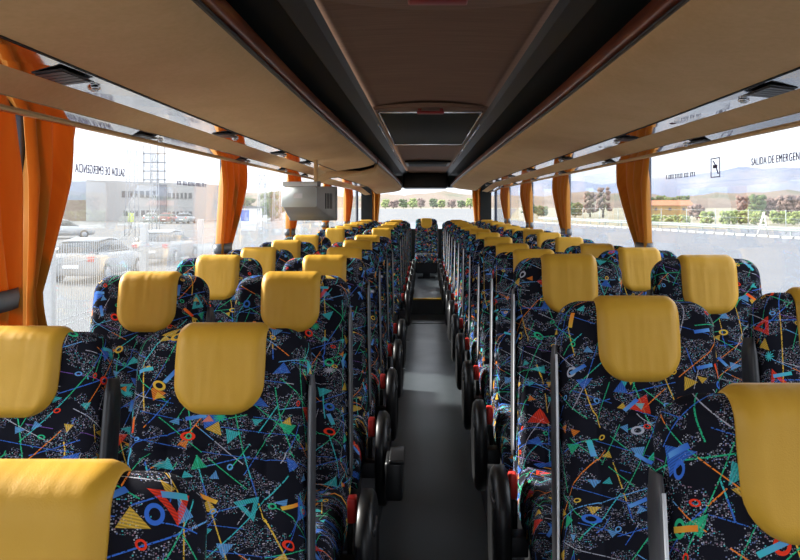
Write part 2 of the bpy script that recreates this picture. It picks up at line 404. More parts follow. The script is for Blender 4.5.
# ------------------------------------------------------------------ luggage racks
PROF = [(1.203,.305),(1.152,.305),(1.148,.252),(1.126,.250),(1.118,.256),(1.06,.272),(.975,.314),(.880,.322),(.76,.338),(.63,.354),(.56,.368),(.52,.384),(.503,.402),(.497,.425),(.497,.455)]
TOPP = [(.515,.455),(.53,.42),(.66,.385),(1.12,.34),(1.203,.33)]
def warp(u, z, y):
    """the racks rise a little at the front and droop and swell inward at the back"""
    k = smooth01((3.2-y)/2.4); z += .020*k*max(0, min(1, (.97-u)/.1))
    e = smooth01((y-10.6)/2.2)
    if u < 1.1: u -= .07*e*(1.1-u)/.6
    z -= .085*e*min(1, (1.25-u)/.3)
    return u, z
def rack(side, ya, yb, label, front_round, lights, drop=0):
    EN = .16 if yb < 10 else .30
    root = empty('luggage_rack', (CX+side*.85, (ya+yb)/2, EYE+.3), label, 'luggage rack', 'overhead racks along both sides of the coach')
    inv = Matrix.Translation(-Vector(root.location))
    def P(u, z, y): 
        u, z = warp(u, z, y); return inv @ Vector((CX+side*u, y, EYE+z))
    ys = [ya + (yb-ya)*i/40 for i in range(41)]
    def ends(y):
        # rounded plan at the ends: inner edge pulls back to the wall
        k = 0
        if yb-y < EN: k = 1 - math.sqrt(max(0, 1-((EN-(yb-y))/EN)**2))
        if front_round and y-ya < .25: k = 1 - math.sqrt(max(0, 1-((.25-(y-ya))/.25)**2))
        return k
    ys = sorted(set(ys + [yb-EN*(1-math.sin(t*PI/16)) for t in range(9)] + ([ya+.25*(1-math.sin(t*PI/16)) for t in range(9)] if front_round else [])))
    def prof(y, pts, dz=0):
        k = ends(y)
        return [P(lerp(u, 1.19, k*.85*(1.2-u)/.7), z+dz+drop*(.0 if u > 1.1 else 1), y) for u, z in pts]
    body = MB().loft([prof(y, PROF+TOPP) for y in ys], True, True).build('body', BEIGE, root)
    def strip(name, pts, mat, off, y0=ya, y1=yb, smooth=False):
        yy = [y for y in ys if y0 <= y <= y1]
        m = MB()
        m.loft([prof(y, pts, -off) + prof(y, pts[::-1], +.002) for y in yy], True, True, smooth)
        return m.build(name, mat, root)
    strip('mirror_strip', [(.973,.3142),(.882,.3217)], MIRROR, .003)
    strip('mirror_strip', [(1.116,.2565),(1.064,.271)], MIRROR, .003)
    strip('seam', [(.880,.322),(.876,.3225)], BLACKM, .003)
    strip('window_rail', [(1.149,.252),(1.120,.250)], BEIGE2, .006)
    # lip of dark wood with a thin bright bead
    m = MB(); m.loft([[P(*(q if False else q), y) for q in ((.4985,.404),(.491,.425),(.491,.457),(.500,.460))] for y in ys if ends(y) < .2], True, True)
    m.build('lip', REDWOOD, root)
    m = MB(); m.loft([[P(u, z, y) for u, z in ((.506,.3985),(.498,.398),(.493,.404),(.499,.407))] for y in ys if ends(y) < .2], True, True)
    m.build('bead', BLACKP, root)
    for y_ in lights:
        for (u0, u1, z, dy_) in ((.962, .896, .3165, 0), (1.118, 1.072, .2635, .95)):
            y = y_ + dy_
            if y > yb-.5: continue
            um = (u0+u1)/2; hw = (u0-u1)/2
            v = MB()
            for k in range(5):
                yy = y + .012 + k*.030
                v.loft([[P(um+hw*a, z-.0055-c, yy+bq) for a, c in ((-1,0),(1,0),(1,.004),(-1,.004))] for bq in (0,.024)], True, True, False)
            v.loft([[P(um+hw*1.08*a, z-.004-c, yy) for a, c in ((-1,0),(1,0),(1,.0025),(-1,.0025))] for yy in (y, y+.17)], True, True, False)
            v.build('air_vent', DKPLAS, root)
            c = P(um, z-.006, y+.25)
            l = MB().disc(c, (0,0,-1), hw*.5, .008, 18, .003).build('reading_lamp', CHROME, root)
            MB().disc(c+Vector((0,0,-.006)), (0,0,-1), hw*.28, .005, 14, .002).build('lens', MONW, l)
    return root
rack(-1, -2.2, 7.15, 'beige suede luggage rack with mirrored strips over the near left windows', False, [.55, 1.73, 3.2, 4.4, 5.4])
rack(-1, 7.17, 12.95, 'shorter beige luggage rack over the far left windows behind the monitor', False, [8.0, 9.6, 11.0], -.055)
rr_ = rack(1, -2.2, 12.95, 'long beige luggage rack with mirrored strips over the right windows', False, [.6, 1.95, 3.4, 4.9, 6.5, 8.0, 9.5, 11.0])
# red-brown round speaker grilles in the right rack's strip
for y in (2.84, 4.0):
    c = Vector((CX+.945, y, EYE+.322)) - Vector(rr_.location)
    MB().disc(c+Vector((0,0,-.004)), (0,0,-1), .026, .008, 20, .003).build('call_button', plain('dark_red_button', (.16,.02,.02), .5) if y < 3 else BLACKP, rr_)

# ------------------------------------------------------------------ roof hatches
def hatch(y0, y1, label, glassy=True, handle_at=0, far=0.):
    h = empty('roof_hatch', (CX, (y0+y1)/2, CZ), label, 'roof hatch')
    L = (y1-y0)/2; W = .295
    m = MB()   # moulded surround with bowed ends
    ring = []
    for (ww, ll, bow, z) in ((W+.03, L+.03, .16, -.002), (W+.02, L+.02, .15, -.02), (W-.005, L-.01, .0, -.024), (W-.01, L-.015, .0, .0)):
        r = []
        for k in range(13): t = -1 + k/6; r.append((ww*t, -ll - bow*(1-t*t), z))
        for k in range(13): t = 1 - k/6; r.append((ww*t, ll + far*(bow > 0)*(1-t*t), z))
        ring.append(r)
    m.loft(ring, True, False, False); m.build('surround', CEIL, h)
    if glassy:
        f = MB(); t = .008
        f.rbox(-W, W, -L, -L+t*2, -.034, -.018, .003); f.rbox(-W, W, L-t*2, L, -.034, -.018, .003)
        f.rbox(-W, -W+t, -L, L, -.034, -.018, .003); f.rbox(W-t, W, -L, L, -.034, -.018, .003)
        f.build('frame', CHROME, h)
        MB().rbox(-W+t, W-t, -L+t, L-t, -.027, -.02, .002).build('pane', HATCHG, h)
    else:
        MB().rbox(-W+.01, W-.01, -L+.01, L-.01, -.028, -.018, .004).build('panel', CEIL, h)
    if handle_at:
        yh = handle_at*(L+(.09 if handle_at < 0 else -.05))
        g = MB().rbox(-.075, .075, yh-.028, yh+.028, -.05, -.036, .006)
        g.rbox(-.07, -.05, yh-.012, yh+.012, -.038, -.015, .003); g.rbox(.05, .07, yh-.012, yh+.012, -.038, -.015, .003)
        o = g.build('handle', REDP2, h); o['label'] = 'dark red handle'
    return h
REDP2 = plain('dark_red_handle', (.28,.02,.02), .4)
hatch(.75, 1.86, 'brown roof hatch panel with red handle above the nearest seats', False, 1, .11)
hatch(4.12, 6.35, 'smoked glass roof hatch in bright frame with red handle', True, -1)
h = empty('ceiling_lamp', (CX, 9.5, CZ), 'dark ceiling unit near the rear, beyond the glazed roof hatch', 'ceiling lamp')
MB().rbox(-.28, .30, -.35, .6, -.022, .0, .008).build('housing', BLACKP, h)
MB().rbox(-.24, .26, -.28, .52, -.028, -.021, .003).build('diffuser', BLACKM, h)

# ------------------------------------------------------------------ monitor hanging on the left
mo = empty('monitor', (-.80, 5.05, 1.5), 'grey boxy monitor hanging from the left rack, back towards the camera', 'monitor')
def sect(x0, x1, y, z0, z1, r=.012):
    out = []
    for cx_, cz_, a0 in ((x1-r, z1-r, 0), (x0+r, z1-r, PI/2), (x0+r, z0+r, PI), (x1-r, z0+r, 3*PI/2)):
        for k in range(4): out.append((cx_ + r*math.cos(a0+k*PI/6), y, cz_ + r*math.sin(a0+k*PI/6)))
    return out
def sub(lst, o): return [(x-o[0], y-o[1], z-o[2]) for x, y, z in lst]
O = (-.80, 5.05, 1.5)
m = MB().loft([sub(sect(-.962,-.738,4.952,1.456,1.592), O), sub(sect(-.985,-.70,5.2,1.40,1.60), O), sub(sect(-1.0,-.655,5.42,1.355,1.60), O)])
m.build('casing', MONG, mo)
m = MB().loft([sub(sect(-.968,-.732,4.935,1.452,1.590), O), sub(sect(-.968,-.732,4.955,1.452,1.590), O)]); m.build('back_cover', plain('greenish_white_cover', (.74,.80,.78), .4, var=.02), mo)
MB().loft([sub(sect(-1.005,-.65,5.415,1.35,1.605), O), sub(sect(-1.005,-.65,5.45,1.35,1.605), O)]).build('bezel', MONG, mo)
MB().box(-.18,.125,.396,.404,-.12,.085).build('screen', SCREEN, mo)
MB().box(-.085,-.025,-.1195,-.1145,.012,.045).build('sticker', STICK, mo)
v = MB()
for k in range(5): v.box(.098+k*.0065, .1035+k*.0065, .11+k*.035, .114+k*.035, -.06, .05)
v.build('vent_slots', DKPLAS, mo)
b = MB().rbox(-.16,.075,-.125,-.06,.095,.125,.006); b.build('bracket', MONW, mo)
MB().rbox(-.012,.012,.30,.36,.09,.30,.005).build('hanger', BEIGE2, mo)
MB().disc((.085,-.10,.11),(1,0,0),.018,.022,16,.003).build('bracket_knob', GREYP, mo)

# ------------------------------------------------------------------ seats
def seat_surface():
    """returns functions for the backrest: half width and front/back offset at height z (local, upright)"""
    pass
H = 1.095; BW = .195; ZB = .36            # seat height above platform, half width, backrest foot
REC = math.radians(11)                    # recline
RC = .062                                 # top corner radius in the front view
def lean(x, y, z):                        # recline about the backrest foot
    dz = z-ZB; c, s = math.cos(REC), math.sin(REC)
    return (x, y*c + dz*s, ZB + dz*c - y*s)
TH = .052                                 # half thickness
HT = ZB + (H-ZB)/math.cos(REC) - .012     # height in the un-leaned frame
def hw(z):
    w = BW + .011 - .024*(z-ZB)
    if z > HT-RC: w = w - RC + math.sqrt(max(0, RC*RC-(z-(HT-RC))**2))
    return w
def th(z):
    r = TH
    t = TH*(1.0 - .25*smooth01((z-ZB-.1)/.6))
    if z > HT-t: t = math.sqrt(max(0, t*t-(z-(HT-t))**2))
    return t
def front_profile(x, z, w):
    """puffiness of the front: bolsters at the sides, channels, a seam below the pad"""
    d = 0
    a = abs(x)
    d += .010*smooth01((a-.10)/.05)*(1-smooth01((z-(HT-.3))/.12))       # side bolsters on the lower part
    d -= .006*math.exp(-((a-.105)/.006)**2)*(1-smooth01((z-(HT-.24))/.04))
    d -= .003*math.exp(-(x/.006)**2)*(1-smooth01((z-(HT-.26))/.04))
    d -= .005*math.exp(-((z-(HT-.265))/.007)**2)
    d += .014*math.exp(-((z-(ZB+.14))/.12)**2)                           # lumbar
    return d
xs = sorted(set([-1,-.985,-.94,-.86,-.76,-.66,-.60] + [-.57,-.54,-.51] + [-.42,-.3,-.15,-.06,-.03] ))
xs = xs + [0] + [-x for x in xs[::-1]]
zs = [ZB + i*.02 for i in range(int((HT-TH-ZB)/.02))] 
zs += [HT-.265-.012, HT-.265-.006, HT-.265, HT-.265+.006, HT-.265+.012]
zs = sorted(z for z in zs if z < HT-RC) + [HT - RC + RC*math.sin(k*PI/28) for k in range(14)] + [HT-.00005]
rings = []
for z in zs:
    w = hw(z); t = th(z); fr = []; bk = []
    rr = min(.035, w*.5)
    for k in xs:
        x = k*w; e = w-abs(x)
        rnd = math.sqrt(max(0, 1-((rr-e)/rr)**2)) if e < rr else 1
        fr.append(lean(x, -(t*rnd + front_profile(x, z, w)*min(1, t/.02)*min(1, e/.02)), z))
        if abs(k) < 1: bk.append(lean(x, t*rnd, z))
    rings.append(fr + bk[::-1])
BACK = MB().loft(rings, True, True)
# head pad: wraps from the front over the crest to the back
PW = .0925
def path(s):
    """s measured from the crest centre, front is negative; returns (y, z, ny, nz) unleaned"""
    t = TH*.75
    q = t*PI/2
    if abs(s) <= q:
        a = s/t; return (t*math.sin(a), HT-t+t*math.cos(a), math.sin(a), math.cos(a))
    if s < 0: return (-t, HT-t-(-s-q), -1, 0)
    return (t, HT-t-(s-q), 1, 0)
S0, S1 = -(.222-.012), .13
def pad_hw(s):
    r = .066
    d = s-S0
    w = PW + .004*math.sin(max(0, min(1, d/.24))*PI)
    if d < r: w = w - r + math.sqrt(max(0, r*r-(r-d)**2))
    return w
srows = [S0 + .062*(1-math.cos(k*PI/2/8)) for k in range(9)] + [S0+.062+.012+i*.014 for i in range(int((S1-S0-.07)/.014))] + [S1-.012, S1-.004, S1]
top = []; bot = []
for s in srows:
    w = max(pad_hw(s), .03); rt = []; rb = []
    for k in range(21):
        x = w*math.sin((k/20-.5)*PI)
        e = min(w-abs(x), s-S0 + (.0), S1-s)
        kk = smooth01(e/.020)
        hgt = (.011 if s > -.03 else .016)*math.sqrt(max(0, kk)) + .003
        y, z, ny, nz = path(s)
        rt.append(lean(x, y+ny*hgt, z+nz*hgt)); rb.append(lean(x, y-ny*.004, z-nz*.004))
    top.append(rt); bot.append(rb)
PAD = MB().loft([t + q[::-1] for t, q in zip(top, bot)], True, True)
# cushion
def cushion():
    m = MB(); rows = []
    W = .200; y0, y1 = -.47, -.02
    for i in range(15):
        t = i/14; y = lerp(y0, y1, t)
        r = []
        nose = math.sqrt(max(0, 1-max(0, (.12-t)/.12)**2))
        for k in range(17):
            a = -1 + k/8; x = W*math.sin(a*PI/2)
            e = math.sqrt(max(0, 1-(max(0, abs(x)-(W-.04))/.04)**2))
            z = .30 + (.145 + .02*(1-t))*nose*(.35+.65*e) + .006*math.cos(x*PI/.11)*e
            r.append((x, y, z))
        r += [(W*.98, y, .295), (-W*.98, y, .295)]
        rows.append(r)
    return m.loft(rows, True, True)
CUSH = cushion()
ME = {}
def shared(mb, key, name, mat, parent):
    if key not in ME:
        o = mb.build(name, mat, parent); ME[key] = o.data; return o
    o = bpy.data.objects.new(name, ME[key]); COL.objects.link(o); o.parent = parent; return o
def make_seat(a, aisle):
    """a = side of the aisle seen from the seat (+1 aisle to the right), aisle = True for the seat next to the aisle"""
    root = empty('coach_seat', (0,0,0), 'x', 'coach seat')
    bk = shared(BACK, 'back', 'backrest', FABRIC, root)
    shared(PAD, 'pad', 'head_pad', LEATHER, root)
    shared(CUSH, 'cush', 'cushion', FABRIC2, root)
    b = MB().rbox(-.17,.17,-.40,.0,.10,.296,.01); b.rbox(-.06,.06,-.34,-.06,.0,.12,.008); b.rbox(-.15,.15,-.36,-.04,.0,.02,.004)
    shared(b, 'base', 'seat_base', STEEL, root)
    # raised armrest along the aisle-side edge of the backrest
    key = 'arm%d%d' % (a, aisle)
    m = MB(); pts = []
    for i in range(15):
        t = i/14; z = lerp(ZB+.10, HT-.105, t); wd = (.005 if aisle else .0085)*math.sqrt(max(.05, 1-max(0, (t-.93)/.07)**2))*(1 if i else .5)
        x = a*(hw(z)+(.001 if aisle else .006))
        y0 = -.030 - .010*math.sin(t*PI); y1 = .025
        pts.append([lean(x-wd, y0+.006, z), lean(x-wd*.5, y0, z), lean(x+wd*.5, y0, z), lean(x+wd, y0+.006, z), lean(x+wd, y1, z), lean(x-wd, y1, z)])
    m.loft(pts, True, True)
    arm = shared(m, key, 'armrest', ARMG if aisle else DKPLAS, root)
    if aisle:
        # armrest edge bead painted as lit on right seats, duller on left, black rounded side cover, belt buckle
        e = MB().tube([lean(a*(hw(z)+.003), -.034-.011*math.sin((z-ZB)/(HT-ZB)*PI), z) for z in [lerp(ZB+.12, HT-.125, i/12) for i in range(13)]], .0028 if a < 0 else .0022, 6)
        q = shared(e, 'edge%d' % a, 'edging', LITPIPE if a < 0 else GREYP, arm); q['label'] = 'edging with window light in its tone'
        c = MB(); n = 28
        rings_ = []
        for (f, dx) in ((.90, .0), (1.0, .005), (1.0, .034), (.93, .045), (.80, .050), (.74, .044), (.40, .045), (.02, .046)):
            r = []
            for k in range(n):
                q = 2*PI*k/n; cy = math.cos(q); cz = math.sin(q)
                y = -.23 + .14*f*math.copysign(abs(cy)**.75, cy); z = .325 + .175*f*math.copysign(abs(cz)**.8, cz) 
                r.append((a*(.252+dx), y, z))
            rings_.append(r)
        c.loft(rings_, True, True)
        sc = shared(c, 'cover%d' % a, 'side_cover', BLACKP, root)
        lv = MB().rbox(min(a*.290, a*.306), max(a*.290, a*.306), -.33, -.24, .42, .445, .005)
        shared(lv, 'lever%d' % a, 'recline_lever', DKPLAS, sc)
        hg = MB().rbox(min(a*.19, a*.26), max(a*.19, a*.26), -.25, -.19, .25, .31, .005)
        shared(hg, 'hinge%d' % a, 'hinge', STEEL, sc)
        bb = MB().rbox(min(a*.210, a*.238), max(a*.210, a*.238), -.155, -.115, .38, .455, .008)
        u = shared(bb, 'buck%d' % a, 'belt_buckle', REDP, root); u['label'] = 'red buckle'
        st = MB().rbox(min(a*.210, a*.226), max(a*.210, a*.226), -.15, -.12, .24, .375, .004)
        shared(st, 'strap%d' % a, 'strap', BLACKP, u)
    return root
PROTO = {(a, s): make_seat(a, s) for a in (1, -1) for s in (True, False)}
used = set()
def put_seat(a, aisle, x, y, label, group, zs=1., z0=PZ):
    p = PROTO[(a, aisle)]
    o = p if (a, aisle) not in used else copy_tree(p)
    used.add((a, aisle)); o.location = (x, y, z0); o.scale = (1, 1, zs); o['label'] = label; o['group'] = group
    return o
ORD = ['nearest','second','third','fourth','fifth','sixth','seventh','eighth','ninth','tenth','eleventh','twelfth','thirteenth','fourteenth','fifteenth']
XLA, XLW, XRA, XRW = -.438, -.906, .502, .985
# the model's head pad sits about 0.12 behind the root because of the recline
DY = -.12
GL = 'patterned seats left of the aisle'; GR = 'patterned seats right of the aisle'
left = [.82, 1.60, 2.42, 3.22, 4.0, 4.8, 5.6]
lz = {0:.935, 1:.965, 4:.99, 5:.99, 6:.99}
for i, y in enumerate(left):
    n = 'foreground' if i == 0 else ORD[i]
    la = 'black multicoloured coach seat with yellow head pad, left aisle side, %s row from camera' % ORD[i]
    if i == 0: la = 'cropped coach seat with bright yellow head pad at the bottom left corner'
    put_seat(1, True, XLA, y+DY, la, GL, lz.get(i, 1.))
    if i: put_seat(1, False, -.878 if i == 1 else XLW, y+DY, 'black multicoloured coach seat with yellow head pad, by the left windows, %s row from camera' % ORD[i], GL, .958 if i == 1 else lz.get(i, 1.))
for j, y in enumerate([7.42, 8.2, 9.0, 9.8, 10.6, 11.4]):
    t = ['first','second','third','fourth','fifth','last'][j]
    put_seat(1, True, XLA, y+DY, 'patterned coach seat with yellow head pad, left aisle side, %s row behind the stairwell' % t, GL, .985)
    put_seat(1, False, XLW, y+DY, 'patterned coach seat with yellow head pad, by left windows, %s row behind the stairwell' % t, GL, .985)
right = [.98] + [1.745+.81*i for i in range(13)]
for i, y in enumerate(right):
    la = 'black multicoloured coach seat with yellow head pad, right aisle side, %s row from camera' % ORD[i]
    if i == 0: la = 'cropped coach seat with large yellow head pad at the bottom right corner'
    zr = {0:.980, 1:1.003, 2:1.045, 3:1.015}.get(i, 1.0 if i < 8 else .985)
    put_seat(-1, True, XRA, y+DY, la, GR, zr)
    if i: put_seat(-1, False, XRW-(.014 if i == 1 else 0), y+DY, 'black multicoloured coach seat with yellow head pad, by the right windows, %s row from camera' % ORD[i], GR, {1:1.022, 2:1.042, 3:1.022}.get(i, zr))
GB = 'seats of the rear bench'
for x, t in ((XLW, 'left window end'), (XLA, 'left of its middle seat'), (XRA, 'right of its middle seat'), (XRW, 'right window end')):
    put_seat(1, False, x, 12.9+DY, 'patterned coach seat of the rear bench, at the %s' % t if 'end' in t else 'patterned coach seat of the rear bench, just %s' % t, GB, .93)
put_seat(1, False, CX, 12.9+DY, 'middle seat of the rear bench facing down the aisle', GB, .93, .21)
# dark flap jutting into the aisle on the left
f = MB().rbox(-.142, -.078, 2.60, 2.74, .41, .55, .012); f.rbox(-.127, -.072, 2.59, 2.75, .545, .562, .006)
tag(f.build('litter_bin', BLACKP), 'small black bin-like box jutting into the aisle beside the left seats', 'litter bin')

# ------------------------------------------------------------------ curtains
def curtain(side, ya0, ya1, yb0, yb1, ztie, zbot, label, folds=4, X=None, rear=False, tie=True):
    """hangs from ya0..ya1 under the rail and is gathered to yb0..yb1 at the tie"""
    xw = X if X is not None else (XL+.030 if side < 0 else XR-.030)
    zt = EYE+.275
    root = empty('curtain', ((xw, (ya0+ya1)/2, zt) if not rear else ((ya0+ya1)/2, xw, zt)), label, 'curtain', 'orange curtains along the coach windows')
    loc = Vector(root.location)
    rows = []; back = []
    for i in range(25):
        t = i/24; z = lerp(zt, zbot, t)
        k = smooth01((zt-z)/(zt-ztie)) if z > ztie else 1 - .35*smooth01((ztie-z)/max(.01, ztie-zbot))
        k = max(0, (zt-z)/(zt-ztie))**1.3 if z > ztie else k
        r = []; q = []
        for j in range(folds*10+1):
            s = j/(folds*10)
            y = lerp(lerp(ya0, ya1, s), lerp(yb0, yb1, s), k)
            amp = lerp(.014, .032, min(1, t*4))*(1-.3*k)*(1 + .3*math.sin(s*9.1))
            x = xw - side*(amp*math.sin(s*folds*2*PI + .5*math.sin(t*3+s*5)) + .006*min(1, t*4))
            p = Vector((x, y, z)) if not rear else Vector((y, x, z))
            r.append(p - loc); 
            o = Vector((side*.0025, 0, 0)) if not rear else Vector((0, .0025, 0))
            q.append(p - loc + o)
        rows.append(r + q[::-1])
    MB().loft(rows, True, True).build('cloth', CURT, root)
    yc = (yb0+yb1)/2; hy = abs(yb1-yb0)/2 + .008
    if tie and not rear:
        m = MB(); ring = []
        for k in range(25):
            a = 2*PI*k/24
            cxx, cyy = xw + .038*math.cos(a), yc + hy*math.sin(a)
            ring.append([(cxx-loc.x, cyy-loc.y, ztie-.028-loc.z), (cxx-loc.x+.004*math.cos(a), cyy-loc.y+.004*math.sin(a), ztie-loc.z), (cxx-loc.x, cyy-loc.y, ztie+.028-loc.z), (cxx-loc.x-.004*math.cos(a), cyy-loc.y-.004*math.sin(a), ztie-loc.z)])
        m.loft(ring, True, False); m.build('tieback', GREYP, root)
    return root
curtain(-1, 2.03, 1.42, 2.03, 1.80, 1.215, .95, 'orange curtain at the left picture edge, nearest to the camera', 4)
curtain(-1, 2.08, 2.41, 2.07, 2.14, 1.215, .95, 'orange curtain just behind the nearest left pillar, full length', 3, tie=False)
curtain(-1, 4.10, 4.72, 4.03, 4.24, 1.225, 1.1, 'orange curtain gathered at the second left pillar, before the monitor', 4)
curtain(-1, 6.1, 6.75, 6.08, 6.30, 1.24, 1.1, 'orange curtain partly hidden by the hanging monitor', 4)
curtain(-1, 8.3, 8.9, 8.28, 8.5, 1.24, 1.1, 'orange curtain just beyond the hanging monitor', 4)
curtain(-1, 10.45, 11.5, 10.45, 10.9, 1.2, 1.1, 'orange curtain at the last left side window', 5)
curtain(1, 3.92, 4.64, 3.91, 4.11, 1.235, 1.12, 'orange curtain gathered at the nearest visible right pillar', 4)
curtain(1, 6.12, 6.9, 6.10, 6.34, 1.24, 1.12, 'orange curtain at the second visible right pillar', 4)
curtain(1, 8.25, 9.2, 8.24, 8.5, 1.24, 1.12, 'orange curtain at the third visible right pillar', 4)
curtain(1, 10.45, 11.6, 10.45, 10.8, 1.24, 1.12, 'orange curtain at the last right side window', 4)
curtain(-1, RWL-.06, RWL+.09, RWL-.06, RWL+.05, 1.2, 1.0, 'dark orange curtain at the left edge of the rear window', 2, X=13.42, rear=True)
curtain(-1, RWR+.06, RWR-.09, RWR+.06, RWR-.05, 1.2, 1.0, 'dark orange curtain at the right edge of the rear window', 2, X=13.42, rear=True)

# ------------------------------------------------------------------ lettering on the panes
def lettering(txt, side, y, z, size, length, label, mirror):
    """mirror: reads correctly from outside"""
    cu = bpy.data.curves.new('window_lettering', 'FONT'); cu.body = txt; cu.size = size; cu.extrude = .0008
    cu.align_x = 'CENTER'; cu.align_y = 'CENTER'; cu.space_character = 1.12
    o = bpy.data.objects.new('lettering_curve', cu); COL.objects.link(o)
    xg = (XL-.026+.0045) if side < 0 else (XR+.026-.0045)
    o.location = (xg, y, z)
    # text baseline along Y
    bpy.context.view_layer.update()
    w = o.dimensions.x or 1
    k = length/w
    if side > 0:   # seen from inside: left of picture is far (+Y)
        o.rotation_euler = (PI/2, 0, -PI/2)
    else:          # seen from outside on the left
        o.rotation_euler = (PI/2, 0, -PI/2)
    o.scale = (k, 1, 1)
    bpy.context.view_layer.update()
    me = bpy.data.meshes.new_from_object(o.evaluated_get(bpy.context.evaluated_depsgraph_get()))
    n = bpy.data.objects.new('window_lettering', me); COL.objects.link(n)
    n.location = o.location; n.rotation_euler = o.rotation_euler; n.scale = o.scale
    bpy.data.objects.remove(o); bpy.data.curves.remove(cu)
    n.name = 'window_lettering'
    me.materials.clear(); me.materials.append(LETTER)
    return tag(n, label, 'lettering')
lettering('SALIDA DE EMERGENCIA', -1, 2.70, 1.594, .045, .41, 'mirrored dark lettering SALIDA DE EMERGENCIA on the nearest left window', True)
lettering('SALIDA DE EMERGENCIA', 1, 2.60, 1.632, .040, .425, 'dark lettering SALIDA DE EMERGENCIA on the nearest right window', False)
def dashes(xg, y0, y1, z, h, label):
    m = MB(); y = y0; random.seed(5)
    while y < y1:
        w = random.uniform(.010, .016)
        m.box(xg-.001, xg+.001, y, y+w*.55, z-h/2, z+h/2)
        if random.random() < .6: m.box(xg-.001, xg+.001, y, y+w, z-h/2, z-h/2+h*.22)
        if random.random() < .6: m.box(xg-.001, xg+.001, y, y+w, z+h/2-h*.22, z+h/2)
        y += w + (.010 if random.random() > .2 else .022)
    return tag(m.build('window_lettering', LETTER), label, 'lettering')
dashes(XL-.021, 3.52, 3.98, 1.575, .020, 'faint small print on the left window below the mirrored lettering, near the pillar')
dashes(XR+.021, 3.40, 3.80, 1.612, .022, 'faint small print on the right window beside the pillar curtain')
m = MB(); xg = XR+.021; a0, a1, z0, z1 = 3.11, 3.21, 1.587, 1.672
for (p, q, r, s) in ((a0,a1,z0,z0+.004),(a0,a1,z1-.004,z1),(a0,a0+.006,z0,z1),(a1-.006,a1,z0,z1)): m.box(xg-.001, xg+.001, p, q, r, s)
m.tube([(xg, a0+.075, z1-.012), (xg, a0+.045, z0+.05), (xg, a0+.02, z0+.015)], .003, 5)
m.box(xg-.001, xg+.001, a0+.03, a0+.075, z0+.04, z0+.055)
tag(m.build('hammer_sign', LETTER), 'small outlined emergency hammer sign on the nearest right window', 'sign')

# ------------------------------------------------------------------ outside
GZ = -1.2
def ground_mat(name, a, b, sc):
    g = N(name); o = g.obj()
    f = g.math('ADD', g.math('MULTIPLY', g.noise(sc, 4, o), .6), g.math('MULTIPLY', g.noise(sc*25, 3, o), .4))
    g.bsdf(g.ramp(f, [(.3,a),(.7,b)]), .85, 0, .3); return g.m
ASPH = ground_mat('pale_asphalt', (.105,.11,.125), (.15,.155,.17), .12)
CONC = ground_mat('bright_concrete', (.09,.09,.095), (.125,.125,.12), .1)
FIELD = ground_mat('dry_field', (.17,.15,.09), (.24,.21,.14), .02)
m = MB().add([(-2.5,-60,GZ),(120,-60,GZ),(60,60,GZ),(24,86,GZ),(14,128,GZ),(-2.5,140,GZ)], [(0,1,2,3,4,5)])
struct(m.build('ground_road', ASPH, None, False))
m = MB().add([(-160,-60,GZ-.01),(-2.4,-60,GZ-.01),(-2.4,140,GZ-.01),(-160,200,GZ-.01)], [(0,1,2,3)])
struct(m.build('ground_yard', CONC, None, False))
m = MB().add([(-3000,-900,GZ-.06),(3000,-900,GZ-.06),(3000,4000,GZ-.06),(-3000,4000,GZ-.06)], [(0,1,2,3)])
struct(m.build('ground_field', FIELD, None, False))
m = MB().add([(-50,110,GZ+.01),(12,110,GZ+.01),(60,470,GZ+.01),(-60,470,GZ+.01)], [(0,1,2,3)])
struct(m.build('ground_lot', CONC, None, False))
random.seed(11)
# hills and mountains
def ridge(name, pts_fn, depth, mat, n=90):
    top = []; 
    rows = [[], [], [], []]
    for i in range(n+1):
        x, y, z = pts_fn(i/n)
        d = Vector((x, y, 0)).normalized()
        for r, (k, hz) in enumerate(((-.30, 0), (-.16, .45+.12*math.sin(i*.9)), (0, 1.), (.3, 0))):
            p = Vector((x, y, 0)) + d*depth*k
            rows[r].append((p.x, p.y, GZ-1 + (z-GZ+1)*hz))
    return tag(MB().grid(rows).build(name, mat), None, None)
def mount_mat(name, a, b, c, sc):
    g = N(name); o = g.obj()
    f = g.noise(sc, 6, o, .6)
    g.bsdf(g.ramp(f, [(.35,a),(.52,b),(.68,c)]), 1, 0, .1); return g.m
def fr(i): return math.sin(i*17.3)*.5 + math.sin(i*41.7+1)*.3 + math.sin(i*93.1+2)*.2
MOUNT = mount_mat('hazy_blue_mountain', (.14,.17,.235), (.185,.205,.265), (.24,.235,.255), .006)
HILL = mount_mat('pale_dry_hill', (.13,.10,.078), (.18,.14,.11), (.10,.105,.07), .02)
az = lambda t, a, b: math.radians(lerp(a, b, t))
def mp(t):
    a = az(t, 4, 58); R = 2600; e = (.030 + .022*smooth01((t-.12)/.45))*R + 14*fr(t*1.3); return (R*math.sin(a), R*math.cos(a), EYE+e)
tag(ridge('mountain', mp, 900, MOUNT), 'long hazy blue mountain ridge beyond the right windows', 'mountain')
def hp(t):
    a = az(t, -14, 56); R = 700; e = .014*R + 3.5*fr(t*2.1); return (R*math.sin(a), R*math.cos(a), EYE+e)
tag(ridge('hill', hp, 300, HILL), 'low pale dry hill behind the trees and the rear window', 'hill')
